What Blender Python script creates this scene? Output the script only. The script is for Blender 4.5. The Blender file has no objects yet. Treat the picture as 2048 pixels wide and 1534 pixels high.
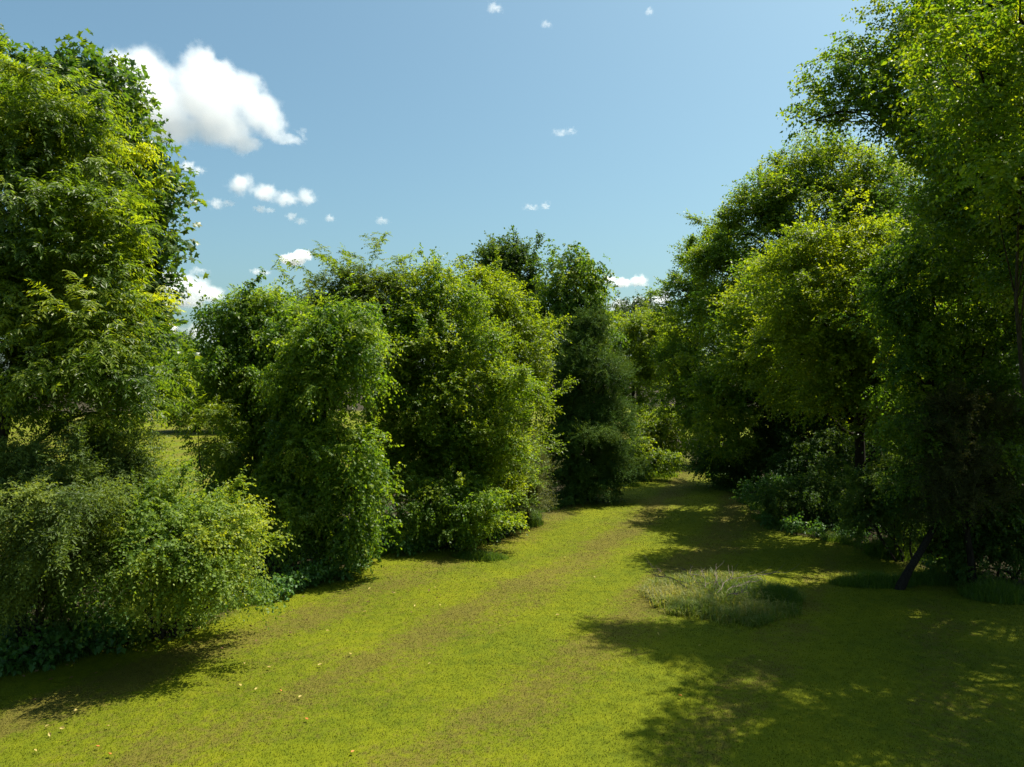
import bpy, bmesh, math, random
import numpy as np
from mathutils import Vector
SC = bpy.context.scene
COL = SC.collection
F = 1469.0; HC = 6.0
rng = np.random.default_rng(7)
random.seed(7)
UP = np.array([0, 0, 1.0])

# ------------------------------------------------------------------ helpers
def P(px, py, d):
    return np.array([(px-1024)/F*d, d, HC-(py-767)/F*d])

def ground_z(x, y):
    x = np.asarray(x, float); y = np.asarray(y, float)
    z = 0.10*np.sin(x*0.23+1.0)*np.sin(y*0.17) + 0.05*np.sin(x*0.61+y*0.4)
    far = np.clip((np.hypot(x, y)-55)/60, 0, 1)
    z = z*(1-0.6*far) + 0.9*far*far*(3-2*far)*np.clip((x+20)/40, 0, 1)
    return z

def nrm(a):
    return a/np.maximum(np.linalg.norm(a, axis=-1, keepdims=True), 1e-9)

def mesh_from(name, V, loops, starts, tint=None, smooth=False):
    m = bpy.data.meshes.new(name)
    V = np.ascontiguousarray(V, np.float32)
    m.vertices.add(len(V)); m.vertices.foreach_set('co', V.ravel())
    loops = np.ascontiguousarray(loops, np.int32).ravel()
    m.loops.add(len(loops)); m.loops.foreach_set('vertex_index', loops)
    starts = np.ascontiguousarray(starts, np.int32)
    m.polygons.add(len(starts)); m.polygons.foreach_set('loop_start', starts)
    m.polygons.foreach_set('use_smooth', np.full(len(starts), smooth, bool))
    if tint is not None:
        a = m.attributes.new('tint', 'FLOAT', 'FACE')
        a.data.foreach_set('value', np.ascontiguousarray(tint, np.float32))
    m.update(calc_edges=True)
    return m

def obj(name, me, mat=None, parent=None, loc=None):
    o = bpy.data.objects.new(name, me); COL.objects.link(o)
    if mat is not None and me is not None: me.materials.append(mat)
    if parent is not None: o.parent = parent
    if loc is not None: o.location = loc
    return o

def tag(o, label=None, cat=None, group=None, kind=None):
    if label: o['label'] = label
    if cat: o['category'] = cat
    if group: o['group'] = group
    if kind: o['kind'] = kind
    return o

def thing(name, label, cat, loc, group=None):
    o = bpy.data.objects.new(name, None); COL.objects.link(o)
    o.location = loc; o.empty_display_size = .3
    return tag(o, label, cat, group)

def copy_tree(o, loc, rz, sc, label=None):
    c = o.copy(); COL.objects.link(c)
    c.location = loc; c.rotation_euler = (0, 0, rz); c.scale = (sc, sc, sc)
    if label: c['label'] = label
    for ch in list(o.children):
        d = ch.copy(); COL.objects.link(d); d.parent = c
    return c

# ------------------------------------------------------------------ materials
def new_mat(name):
    m = bpy.data.materials.new(name); m.use_nodes = True
    nt = m.node_tree; nt.nodes.clear()
    out = nt.nodes.new('ShaderNodeOutputMaterial')
    return m, nt, out

def N(nt, typ, **kw):
    n = nt.nodes.new(typ)
    for k, v in kw.items(): setattr(n, k, v)
    return n

def ramp(nt, stops):
    r = N(nt, 'ShaderNodeValToRGB'); e = r.color_ramp.elements
    while len(e) < len(stops): e.new(0.5)
    for i, (p, c) in enumerate(stops):
        e[i].position = p; e[i].color = (*c, 1)
    return r

def leaf_mat(name, dark, mid, light, trans=0.55, rough=0.45, spec=0.3, tboost=(2.3, 2.1, .6)):
    m, nt, out = new_mat(name); L = nt.links.new
    at = N(nt, 'ShaderNodeAttribute', attribute_name='tint')
    r = ramp(nt, [(0.0, dark), (0.5, mid), (1.0, light)])
    L(at.outputs['Fac'], r.inputs[0])
    b = N(nt, 'ShaderNodeBsdfPrincipled')
    b.inputs['Roughness'].default_value = rough
    b.inputs['Specular IOR Level'].default_value = spec
    L(r.outputs[0], b.inputs['Base Color'])
    mul = N(nt, 'ShaderNodeVectorMath', operation='MULTIPLY'); mul.inputs[1].default_value = tboost
    L(r.outputs[0], mul.inputs[0])
    t = N(nt, 'ShaderNodeBsdfTranslucent'); L(mul.outputs[0], t.inputs[0])
    mx = N(nt, 'ShaderNodeMixShader'); mx.inputs[0].default_value = trans
    L(b.outputs[0], mx.inputs[1]); L(t.outputs[0], mx.inputs[2]); L(mx.outputs[0], out.inputs[0])
    return m

def bark_mat(name, c1, c2):
    m, nt, out = new_mat(name); L = nt.links.new
    tc = N(nt, 'ShaderNodeTexCoord')
    mp = N(nt, 'ShaderNodeMapping'); mp.inputs['Scale'].default_value = (9, 9, 2)
    no = N(nt, 'ShaderNodeTexNoise'); no.inputs['Scale'].default_value = 3; no.inputs['Detail'].default_value = 6
    L(tc.outputs['Object'], mp.inputs[0]); L(mp.outputs[0], no.inputs[0])
    r = ramp(nt, [(.3, c1), (.7, c2)]); L(no.outputs[0], r.inputs[0])
    b = N(nt, 'ShaderNodeBsdfPrincipled'); b.inputs['Roughness'].default_value = .95; b.inputs['Specular IOR Level'].default_value = .08
    L(r.outputs[0], b.inputs['Base Color'])
    bp = N(nt, 'ShaderNodeBump'); bp.inputs['Strength'].default_value = .6; bp.inputs['Distance'].default_value = .05
    L(no.outputs[0], bp.inputs['Height']); L(bp.outputs[0], b.inputs['Normal'])
    L(b.outputs[0], out.inputs[0]); return m

M = {}
M['walnut']   = leaf_mat('walnut_leaf',   (.052,.098,.012), (.108,.168,.015), (.240,.280,.015), rough=.42, spec=.35)
M['sycamore'] = leaf_mat('sycamore_leaf', (0.0275, 0.0688, 0.0125), (0.0525, 0.1063, 0.0150), (0.1187, 0.1562, 0.0163), trans=.45, rough=.4, spec=.4)
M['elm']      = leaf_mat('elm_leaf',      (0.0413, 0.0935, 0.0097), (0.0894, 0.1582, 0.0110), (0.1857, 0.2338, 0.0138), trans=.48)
M['elm_yel']  = leaf_mat('bright_leaf',   (0.0690, 0.1207, 0.0092), (0.1207, 0.1782, 0.0103), (0.2185, 0.2587, 0.0126), trans=.52)
M['vine']     = leaf_mat('vine_leaf',     (0.0437, 0.0990, 0.0131), (0.0946, 0.1674, 0.0160), (0.1893, 0.2475, 0.0218), rough=.45, spec=.35)
M['locust']   = leaf_mat('locust_leaf',   (0.0500, 0.0900, 0.0137), (0.0900, 0.1400, 0.0163), (0.1625, 0.2000, 0.0200), rough=.45, spec=.35)
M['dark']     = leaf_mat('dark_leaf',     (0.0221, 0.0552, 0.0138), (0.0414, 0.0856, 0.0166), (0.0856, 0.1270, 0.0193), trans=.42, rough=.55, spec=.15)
M['cedar']    = leaf_mat('cedar_leaf',    (0.0280, 0.0700, 0.0175), (0.0525, 0.1050, 0.0210), (0.1085, 0.1610, 0.0280), trans=.22, rough=.7, spec=.15)
M['cedar_brown'] = leaf_mat('cedar_brown_leaf', (0.028, 0.036, 0.012), (0.05, 0.058, 0.017), (0.085, 0.085, 0.028), trans=.2, rough=.7, spec=.15)
M['olive']    = leaf_mat('olive_leaf',    (.052,.085,.018), (.095,.140,.026), (.165,.205,.036), trans=.42, rough=.5, spec=.22)
M['willow']   = leaf_mat('willow_leaf',   (.065,.085,.034), (.110,.130,.050), (.165,.180,.075), trans=.35, rough=.55)
M['honey']    = leaf_mat('honeysuckle_leaf', (.072,.128,.018), (.130,.195,.026), (.235,.270,.026), trans=.45, rough=.5, spec=.25)
M['weed']     = leaf_mat('weed_leaf',     (0.0290, 0.0818, 0.0172), (0.0554, 0.1320, 0.0238), (0.1122, 0.1980, 0.0343), trans=.35, rough=.45)
M['far']      = leaf_mat('far_leaf',      (.028,.055,.022), (.046,.080,.028), (.075,.110,.032), trans=.3, rough=.6)
M['lgrass']   = leaf_mat('long_grass_blade', (0.055, 0.1, 0.01), (0.1, 0.15, 0.018), (0.24, 0.23, 0.085), trans=.4, rough=.5)
M['ggrass']   = leaf_mat('green_grass_blade', (.035,.085,.010), (.070,.130,.014), (.120,.180,.020), trans=.4, rough=.5)
M['bark']     = bark_mat('grey_brown_bark', (.020,.016,.012), (.060,.050,.040))
M['barkdark'] = bark_mat('dark_bark', (.010,.008,.006), (.032,.026,.020))
M['barkpale'] = bark_mat('pale_bark', (.12,.10,.08), (.30,.27,.23))
M['deadwood'] = bark_mat('dead_wood', (.07,.055,.045), (.20,.165,.145))
M['stem']     = bark_mat('green_stem', (.03,.045,.015), (.06,.07,.03))

# ------------------------------------------------------------------ geometry builders
def tubes(polys, sides=5):
    """polys: list of (points[k,3], radii[k]) -> V, loops, starts (quads)"""
    Vs, Ls = [], []; base = 0
    for pts, rad in polys:
        pts = np.asarray(pts, float); rad = np.asarray(rad, float)
        k = len(pts)
        s = sides if rad[0] > .03 else 3
        tan = nrm(np.gradient(pts, axis=0))
        ref = np.where(np.abs(tan[:, 2:3]) > .9, np.array([[1., 0, 0]]), np.array([[0, 0, 1.]]))
        a = nrm(np.cross(tan, ref)); b = np.cross(tan, a)
        th = np.linspace(0, 2*np.pi, s, endpoint=False)
        ring = pts[:, None] + rad[:, None, None]*(np.cos(th)[None, :, None]*a[:, None] + np.sin(th)[None, :, None]*b[:, None])
        Vs.append(ring.reshape(-1, 3))
        i = np.arange(k-1)[:, None]*s; j = np.arange(s)[None]; j2 = (j+1) % s
        Ls.append(np.stack([base+i+j, base+i+j2, base+i+s+j2, base+i+s+j], -1).reshape(-1, 4))
        base += k*s
    V = np.concatenate(Vs); Lp = np.concatenate(Ls)
    return V, Lp, np.arange(len(Lp))*4

def wander(a, b, k, amp, sag=0.):
    t = np.linspace(0, 1, k)[:, None]
    p = a+(b-a)*t
    n = np.linalg.norm(b-a)
    off = rng.normal(0, amp*n, (k, 3)); off[0] = 0; off[-1] = 0
    for _ in range(2): off[1:-1] = (off[:-2]+off[1:-1]*2+off[2:])/4*1.3
    p = p+off; p[:, 2] += sag*n*np.sin(np.pi*t[:, 0])
    return p

STAR = []
for i in range(10):
    a = math.pi*2*i/10 - math.pi/2
    r = (1.0, .52)[i % 2]*(1.0 if i != 0 else .35)
    STAR.append((math.cos(a)*r*.56, .5+math.sin(a)*r*.5))
STAR = np.array(STAR)

def leaves(pos, d, n, ln, w, shape='kite', fold=.12, curl=.1):
    """one leaf per row -> V, loops, starts"""
    d = nrm(d); n = nrm(n-d*np.sum(n*d, 1, keepdims=True)); s = np.cross(d, n)
    k = len(pos); ln = ln[:, None]; w = w[:, None]
    if shape == 'star':
        V = pos[:, None]+d[:, None]*(STAR[None, :, 1:2]*ln[:, None])+s[:, None]*(STAR[None, :, 0:1]*ln[:, None]) \
            - n[:, None]*(curl*ln[:, None]*(STAR[None, :, 0:1]**2*3+STAR[None, :, 1:2]**2*.6))
        q = 10
    else:
        mid = pos+d*ln*.42
        V = np.stack([pos, mid+s*w*.5+n*fold*w, pos+d*ln-n*curl*ln, mid-s*w*.5+n*fold*w], 1)
        q = 4
    loops = np.arange(k*q).reshape(k, q)
    return V.reshape(-1, 3), loops, np.arange(k)*q

def sprays(o, d, length, droop, nl, ln, w, shape, tint, opposite=False, tvar=.14, tip=0., flat=.6, leafdroop=.25, sun=.5):
    """twigs carrying nl leaves each"""
    n = len(o)
    t = np.tile((np.arange(nl)+.6)/nl, (n, 1)) + (0 if opposite else rng.uniform(-.3, .3, (n, nl))/nl)
    if opposite:
        half = (np.arange(nl)//2+1)/((nl+1)//2); t = np.tile(half, (n, 1))
    t = t[..., None]
    d = nrm(d)
    L = length[:, None, None]; D = droop[:, None, None]
    pos = o[:, None]+d[:, None]*L*t-UP*(D*L*t*t)
    tan = nrm(d[:, None]-UP*(2*D*t))
    side = nrm(np.cross(tan, UP[None, None]+rng.normal(0, .35, (n, 1, 3))))
    sg = np.where(np.arange(nl) % 2, 1., -1.)[None, :, None]
    jit = .12 if opposite else .45
    ld = tan*.45+side*sg*.85-UP*leafdroop+rng.normal(0, jit, (n, nl, 3))
    last = np.zeros((1, nl, 1)); last[0, -1] = 1
    ld = ld*(1-last)+(tan+rng.normal(0, jit, (n, nl, 3))*.5)*last
    nn = UP*flat+d[:, None]*sun+rng.normal(0, .6 if not opposite else .32, (n, nl, 3))
    m = n*nl
    szs = rng.uniform(.6, 1.3, m)
    V, Lp, st = leaves(pos.reshape(m, 3), ld.reshape(m, 3), nn.reshape(m, 3), ln*szs, w*szs, shape)
    tt = (tint[:, None]+rng.normal(0, tvar, (n, nl))+tip*t[..., 0]**2).ravel()
    return V, Lp, st, np.clip(tt, 0, 1)

def merge(parts):
    Vs, Ls, Ss, Ts = [], [], [], []; vb = lb = 0
    for V, Lp, st, t in parts:
        Vs.append(V); Ls.append((Lp+vb).ravel()); Ss.append(st+lb); Ts.append(t)
        vb += len(V); lb += Lp.size
    return np.concatenate(Vs), np.concatenate(Ls), np.concatenate(Ss), np.concatenate(Ts)

# leaf kinds: ln, w, leaves per twig, twig length, droop range, shape ...
LEAF = {
 'walnut':   dict(ln=.12, w=.042, nl=13, tl=.50, dr=(.25, .7), opposite=True, tip=.12, leafdroop=.35),
 'locust':   dict(ln=.10, w=.050, nl=13, tl=.42, dr=(.15, .55), opposite=True, tip=.1, leafdroop=.3),
 'sycamore': dict(ln=.20, w=.19, nl=6, tl=.5, dr=(.1, .45), shape='star', leafdroop=.45, flat=.5),
 'elm':      dict(ln=.105, w=.068, nl=10, tl=.55, dr=(.1, .4), tip=.12),
 'vine':     dict(ln=.110, w=.085, nl=10, tl=.55, dr=(.35, .95), tip=.1, leafdroop=.5),
 'honey':    dict(ln=.072, w=.052, nl=14, tl=.55, dr=(.1, .5), tip=.25),
 'olive':    dict(ln=.075, w=.030, nl=14, tl=.50, dr=(.1, .5)),
 'willow':   dict(ln=.075, w=.016, nl=16, tl=.50, dr=(0, .2), leafdroop=-.2, flat=.4),
 'cedar':    dict(ln=.085, w=.020, nl=16, tl=.40, dr=(.0, .35), leafdroop=.1, flat=.3),
 'weed':     dict(ln=.14, w=.10, nl=7, tl=.45, dr=(.1, .6), leafdroop=.3, flat=.9),
}

def lobe(px, py, rx, ry, d, dd=None):
    c = P(px, py, d)
    return c, np.array([rx*d/F, (dd if dd is not None else (rx*.55+ry*.45)*d/F), ry*d/F])

def bumpy(lobes, m):
    """each big lobe becomes a core and several smaller, flattened domes riding on its shell"""
    out = []
    for c, r in lobes:
        out.append((c-np.array([0, 0, .08])*r, r*.72))
        u = nrm(rng.normal(0, 1, (40, 3))); u = u[u[:, 2] > -.55]; got = []
        for q in u:
            if all(np.dot(q, g_) < .62 for g_ in got): got.append(q)
            if len(got) >= m: break
        for q in got:
            f = rng.uniform(.24, .60)
            out.append((c+q*r*rng.uniform(.6, .98-.3*f), r*f*np.array([rng.uniform(.8, 1.35), rng.uniform(.8, 1.35), rng.uniform(.6, .9)])))
    return out

def crown(lobes, leaf, lai=1.6, scale=1., clump=.5, tint=.45, ctint=.13, up=.3, drape=0., shell=(.5, 1.04), keep=.55, bump=6, shoot=.22, ztop=1e9):
    """leaf twigs gathered in clumps on and in the lobes; returns (V, loops, starts, tint), clump points"""
    big = np.array([c for c, _ in lobes])
    lobes = bumpy(lobes, bump) if bump else lobes
    own = [int(np.argmin(np.linalg.norm(big-c, axis=1))) for c, _ in lobes]
    k = dict(LEAF[leaf]); shape = k.get('shape', 'kite')
    ln, w, nl, tl = k['ln']*scale, k['w']*scale, k['nl'], k['tl']*scale**.7
    larea = ln*w*(.5 if shape == 'kite' else .6)
    O, D, TT, CP = [], [], [], []
    for li, (c, r) in enumerate(lobes):
        a, b, h = r
        area = 4*np.pi*(((a*b)**1.6+(a*h)**1.6+(b*h)**1.6)/3)**(1/1.6)
        ncl = max(4, int(area*1.3/clump**2*.36))
        u = nrm(rng.normal(0, 1, (ncl, 3)))
        f = shell[0]+(shell[1]-shell[0])*rng.random(ncl)**.55
        f *= 1+.22*(rng.random(ncl) < .12)+.13*np.sin(u[:, 0]*5+li*1.7)*np.sin(u[:, 2]*6+li)+rng.normal(0, .09, ncl)
        p = c+u*r*f[:, None]
        ok = (u[:, 2] > -.35) | (rng.random(ncl) < .3)
        for lj, (c2, r2) in enumerate(lobes):
            if lj != li: ok &= np.linalg.norm((p-c2)/r2, axis=1) > keep
        ok &= (p[:, 2] > .15) & (p[:, 2] < ztop)
        p, u = p[ok], u[ok]
        if not len(p): continue
        ns = max(len(p), int(lai*area*ok.mean()/(larea*nl)))
        idx = rng.integers(0, len(p), ns)
        size = clump*rng.uniform(.55, 1.3, len(p))
        off = nrm(rng.normal(0, 1, (ns, 3)))*(rng.random((ns, 1))**.5)*size[idx][:, None]*np.array([1, 1, .6])
        out = nrm(u/r)
        out = nrm(u/r)
        sh = rng.random(len(p)) < shoot                      # clumps that run out into a loose leading shoot
        ax = nrm(out*.7+UP*.45+rng.normal(0, .45, (len(p), 3)))*(clump*rng.uniform(.9, 2.6, (len(p), 1)))
        tt_ = rng.random((ns, 1))
        off = np.where(sh[idx][:, None], ax[idx]*tt_+off*(.5-.38*tt_), off)
        O.append(p[idx]+off)
        D.append(out[idx]*.75+UP*up+nrm(off)*.5+rng.normal(0, .4, (ns, 3)))
        ct = tint+rng.normal(0, ctint*.6)+rng.normal(0, ctint, len(p))
        TT.append(ct[idx]); CP.append((own[li], p))
    O = np.concatenate(O); D = np.concatenate(D); TT = np.concatenate(TT)
    low = O[:, 2] < .2; O[low, 2] = .2
    n = len(O)
    dr = rng.uniform(*k['dr'], n)+drape*rng.random(n)
    g = sprays(O, D, tl*rng.uniform(.6, 1.35, n), dr, nl, ln, w, shape, TT, k.get('opposite', False), tip=k.get('tip', 0.),
               flat=k.get('flat', .6), leafdroop=k.get('leafdroop', .25))
    return g, CP

def curtain(c, rx, ry, top, bottom, n, leaf='vine', scale=1., tint=.45):
    """hanging vine strands: leaves strung down a swinging line, spread over an ellipse footprint"""
    k = LEAF[leaf]; parts = []
    for i in range(n):
        a = rng.uniform(0, 2*np.pi); q = rng.uniform(.55, 1.0)
        x, y = c[0]+math.cos(a)*rx*q, c[1]+math.sin(a)*ry*q
        z0 = top+rng.normal(0, .25); z1 = max(.25, bottom+abs(rng.normal(0, .5))*(1+.3*rng.random()))
        if z1 > z0-.4: continue
        m = int((z0-z1)/.10)
        z = np.linspace(z0, z1, m)+rng.normal(0, .04, m)
        sw = rng.uniform(.05, .22)
        p = np.stack([x+sw*np.sin(z*2+a*3)+rng.normal(0, .07, m), y+sw*np.cos(z*1.7+a)+rng.normal(0, .07, m), z], 1)
        d = np.stack([np.full(m, math.cos(a)), np.full(m, math.sin(a)), np.full(m, -.2)], 1)+rng.normal(0, .5, (m, 3))
        parts.append(sprays(p, d, np.full(m, .2*scale), rng.uniform(.5, 1.3, m), 4, k['ln']*scale, k['w']*scale, 'kite',
                            np.full(m, tint)+rng.normal(0, .08), leafdroop=.6))
    return parts

def skeleton(base, lobes, CP, r0, lean=None, frac=.5, forks=True, top=None):
    """trunk, limbs to every lobe, branches to a share of the leaf clumps"""
    C = np.array([c for c, _ in lobes])
    topc = C[np.argmax(C[:, 2])] if top is None else top
    base = np.array([base[0], base[1], float(ground_z(base[0], base[1]))-.15])
    cen = C.mean(0)
    tp = np.array([cen[0]*.6+topc[0]*.4, cen[1]*.6+topc[1]*.4, topc[2]])
    k = 10
    tr = wander(base, tp, k, .018)
    if lean is not None: tr[1:] += lean*np.sin(np.linspace(0, np.pi, k))[1:, None]
    rad = r0*(1-np.linspace(0, 1, k)*.965); rad[0] *= 1.35
    polys = [(tr, rad)]
    hz = tr[:, 2]
    for li, (c, r) in enumerate(lobes):
        zz = base[2]+(c[2]-base[2])*rng.uniform(.55, .88)
        j = int(np.clip(np.searchsorted(hz, zz), 1, k-2))
        s = tr[j]; rr = min(rad[j]*.55, .035+.05*np.linalg.norm(r)/1.7)
        lb = wander(s, c, 7, .065, .08)
        polys.append((lb, np.linspace(rr, rr*.3, 7)))
        for l2, p in CP:
            if l2 != li: continue
            sel = p[rng.random(len(p)) < frac]
            for q in sel:
                st = lb[int(rng.integers(3, 7))]
                polys.append((wander(st, q, 4, .06, .05), np.linspace(rr*.32, .006, 4)))
    return tubes(polys, 7)

def tree(name, label, cat, base, lobes, leaf, mat, r0=.2, bark='bark', frac=.35, extra=None, group=None, trunk_name='trunk', crown_name='crown', lean=None, top=None, **kw):
    bz = float(ground_z(*base))
    o = thing(name, label, cat, (base[0], base[1], bz), group)
    g, CP = crown(lobes, leaf, **kw)
    parts = [g]+(extra or [])
    V, Lp, st, t = merge(parts)
    off = np.array([base[0], base[1], bz])
    obj(crown_name, mesh_from(crown_name, V-off, Lp, st, t), M[mat], o)
    V, Lp, st = skeleton(base, lobes, CP, r0, lean, frac, top=top)
    obj(trunk_name, mesh_from(trunk_name, V-off, Lp, st, smooth=True), M[bark], o)
    return o

def shrub(name, label, base, lobes, leaf, mat, r0=.04, stems=6, cat='shrub', group=None, frac=.3, **kw):
    bz = float(ground_z(*base))
    o = thing(name, label, cat, (base[0], base[1], bz), group)
    g, CP = crown(lobes, leaf, **kw)
    V, Lp, st, t = merge([g]); off = np.array([base[0], base[1], bz])
    obj('foliage', mesh_from('foliage', V-off, Lp, st, t), M[mat], o)
    polys = []
    b = np.array([base[0], base[1], bz-.1])
    for li, (c, r) in enumerate(lobes):
        for s in range(2):
            s0 = b+np.array([rng.normal(0, .25), rng.normal(0, .25), 0])
            q = c+rng.normal(0, .3, 3)*r
            polys.append((wander(s0, q, 7, .05, .08), np.linspace(r0, r0*.3, 7)))
        for l2, p in CP:
            if l2 == li:
                for q in p[rng.random(len(p)) < frac]:
                    polys.append((wander(c, q, 4, .08), np.linspace(r0*.35, .005, 4)))
    V, Lp, st = tubes(polys, 5)
    obj('stems', mesh_from('stems', V-off, Lp, st, smooth=True), M['bark'], o)
    return o

def blades(cx, cy, h, w, bend, tint, tvar=.15, mask=None):
    """long grass blades, two-segment tapered strips"""
    n = len(cx)
    z = ground_z(cx, cy)
    a = rng.uniform(0, 2*np.pi, n); b = bend*rng.uniform(.2, 1.3, n)
    dx = np.stack([np.cos(a), np.sin(a), np.zeros(n)], 1); sx = np.stack([-np.sin(a), np.cos(a), np.zeros(n)], 1)
    p0 = np.stack([cx, cy, z-.02], 1)
    p1 = p0+UP*(h*.6)[:, None]+dx*(h*b*.28)[:, None]
    p2 = p0+UP*(h*(1-.35*np.minimum(b, 1.2)))[:, None]+dx*(h*b*.85)[:, None]
    W = (w*.5)[:, None]
    V = np.stack([p0-sx*W, p0+sx*W, p1+sx*W*.8, p1-sx*W*.8, p2], 1).reshape(-1, 3)
    i = np.arange(n)[:, None]*5
    loops = np.concatenate([i+np.array([[0, 1, 2, 3]]), i+np.array([[3, 2, 4]])], 1).ravel()
    st = np.stack([np.arange(n)*7, np.arange(n)*7+4], 1).ravel()
    t = np.repeat(np.clip(tint+rng.normal(0, tvar, n), 0, 1), 2)
    return V, loops, st, t

# ------------------------------------------------------------------ camera, sun, sky
cam = bpy.data.cameras.new('camera'); co = bpy.data.objects.new('camera', cam); COL.objects.link(co)
cam.sensor_width = 36; cam.lens = 36*F/2048; cam.clip_end = 20000; cam.clip_start = .1
co.location = (0, 0, HC); co.rotation_euler = (math.radians(90), 0, 0)
SC.camera = co
SUN_EL, SUN_AZ = math.radians(64), math.radians(66)          # azimuth clockwise from +Y
sd = Vector((math.sin(SUN_AZ)*math.cos(SUN_EL), math.cos(SUN_AZ)*math.cos(SUN_EL), math.sin(SUN_EL)))
sl = bpy.data.lights.new('sun', 'SUN'); so = bpy.data.objects.new('sun', sl); COL.objects.link(so)
sl.energy = 5.0; sl.angle = math.radians(.53); sl.color = (1, .935, .82)
so.rotation_euler = (-sd).to_track_quat('-Z', 'Y').to_euler(); so.location = (60, 60, 120)
W = bpy.data.worlds.new('World'); SC.world = W; W.use_nodes = True
nt = W.node_tree; nt.nodes.clear()
wo = N(nt, 'ShaderNodeOutputWorld'); bg = N(nt, 'ShaderNodeBackground'); sk = N(nt, 'ShaderNodeTexSky', sky_type='NISHITA')
sk.sun_disc = False; sk.sun_elevation = SUN_EL; sk.sun_rotation = SUN_AZ
sk.air_density = 1.0; sk.dust_density = 3.8; sk.ozone_density = 1.0; sk.altitude = 200
bg.inputs[1].default_value = .075
tn_ = N(nt, 'ShaderNodeVectorMath', operation='MULTIPLY'); tn_.inputs[1].default_value = (.81, 1.07, 1.0)
nt.links.new(sk.outputs[0], tn_.inputs[0]); nt.links.new(tn_.outputs[0], bg.inputs[0]); nt.links.new(bg.outputs[0], wo.inputs[0])
SC.view_settings.view_transform = 'Standard'; SC.view_settings.look = 'None'
SC.view_settings.exposure = 1.1; SC.view_settings.gamma = 1
cy = SC.cycles
cy.max_bounces = 24; cy.diffuse_bounces = 5; cy.glossy_bounces = 2; cy.transmission_bounces = 8
cy.transparent_max_bounces = 8; cy.volume_bounces = 10; cy.caustics_reflective = False; cy.caustics_refractive = False
cy.use_denoising = True; cy.denoising_prefilter = 'NONE'; cy.use_adaptive_sampling = True; cy.adaptive_threshold = .01
cy.sample_clamp_indirect = 4

# ------------------------------------------------------------------ ground
def axis(lo, hi, step, far):
    mid = np.arange(lo, hi+step*.5, step); out = []; s = step; x = hi
    while x < far: s *= 1.25; x += s; out.append(x)
    neg = []; s = step; x = lo
    while x > -far: s *= 1.25; x -= s; neg.append(x)
    return np.concatenate([np.array(neg[::-1]), mid, np.array(out)])
xs = axis(-26, 30, .5, 6000); ys = axis(2, 62, .5, 6000)
X, Y = np.meshgrid(xs, ys)
V = np.stack([X, Y, ground_z(X, Y)], -1).reshape(-1, 3)
nx, ny = len(xs), len(ys)
i = (np.arange(ny-1)[:, None]*nx+np.arange(nx-1)[None]).ravel()
Lp = np.stack([i, i+1, i+nx+1, i+nx], 1)

# lawn outline in metres (mown grass), outside it leaf litter under the trees
LAWN_L = np.array([(-14, 2), (-13, 12.5), (-11.2, 15), (-8.2, 17.6), (-7, 20.4), (-4.8, 25.8), (-1.2, 28.5), (1.4, 34), (5, 41.5), (10, 50), (12, 60)], float)
LAWN_R = np.array([(30, 2), (22, 14), (15.5, 19.5), (14, 22), (12.8, 27), (10.8, 30.2), (12.2, 38), (13.2, 48), (14.5, 60)], float)
def lawn_edges(y):
    return np.interp(y, LAWN_L[:, 1], LAWN_L[:, 0]), np.interp(y, LAWN_R[:, 1], LAWN_R[:, 0])

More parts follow.
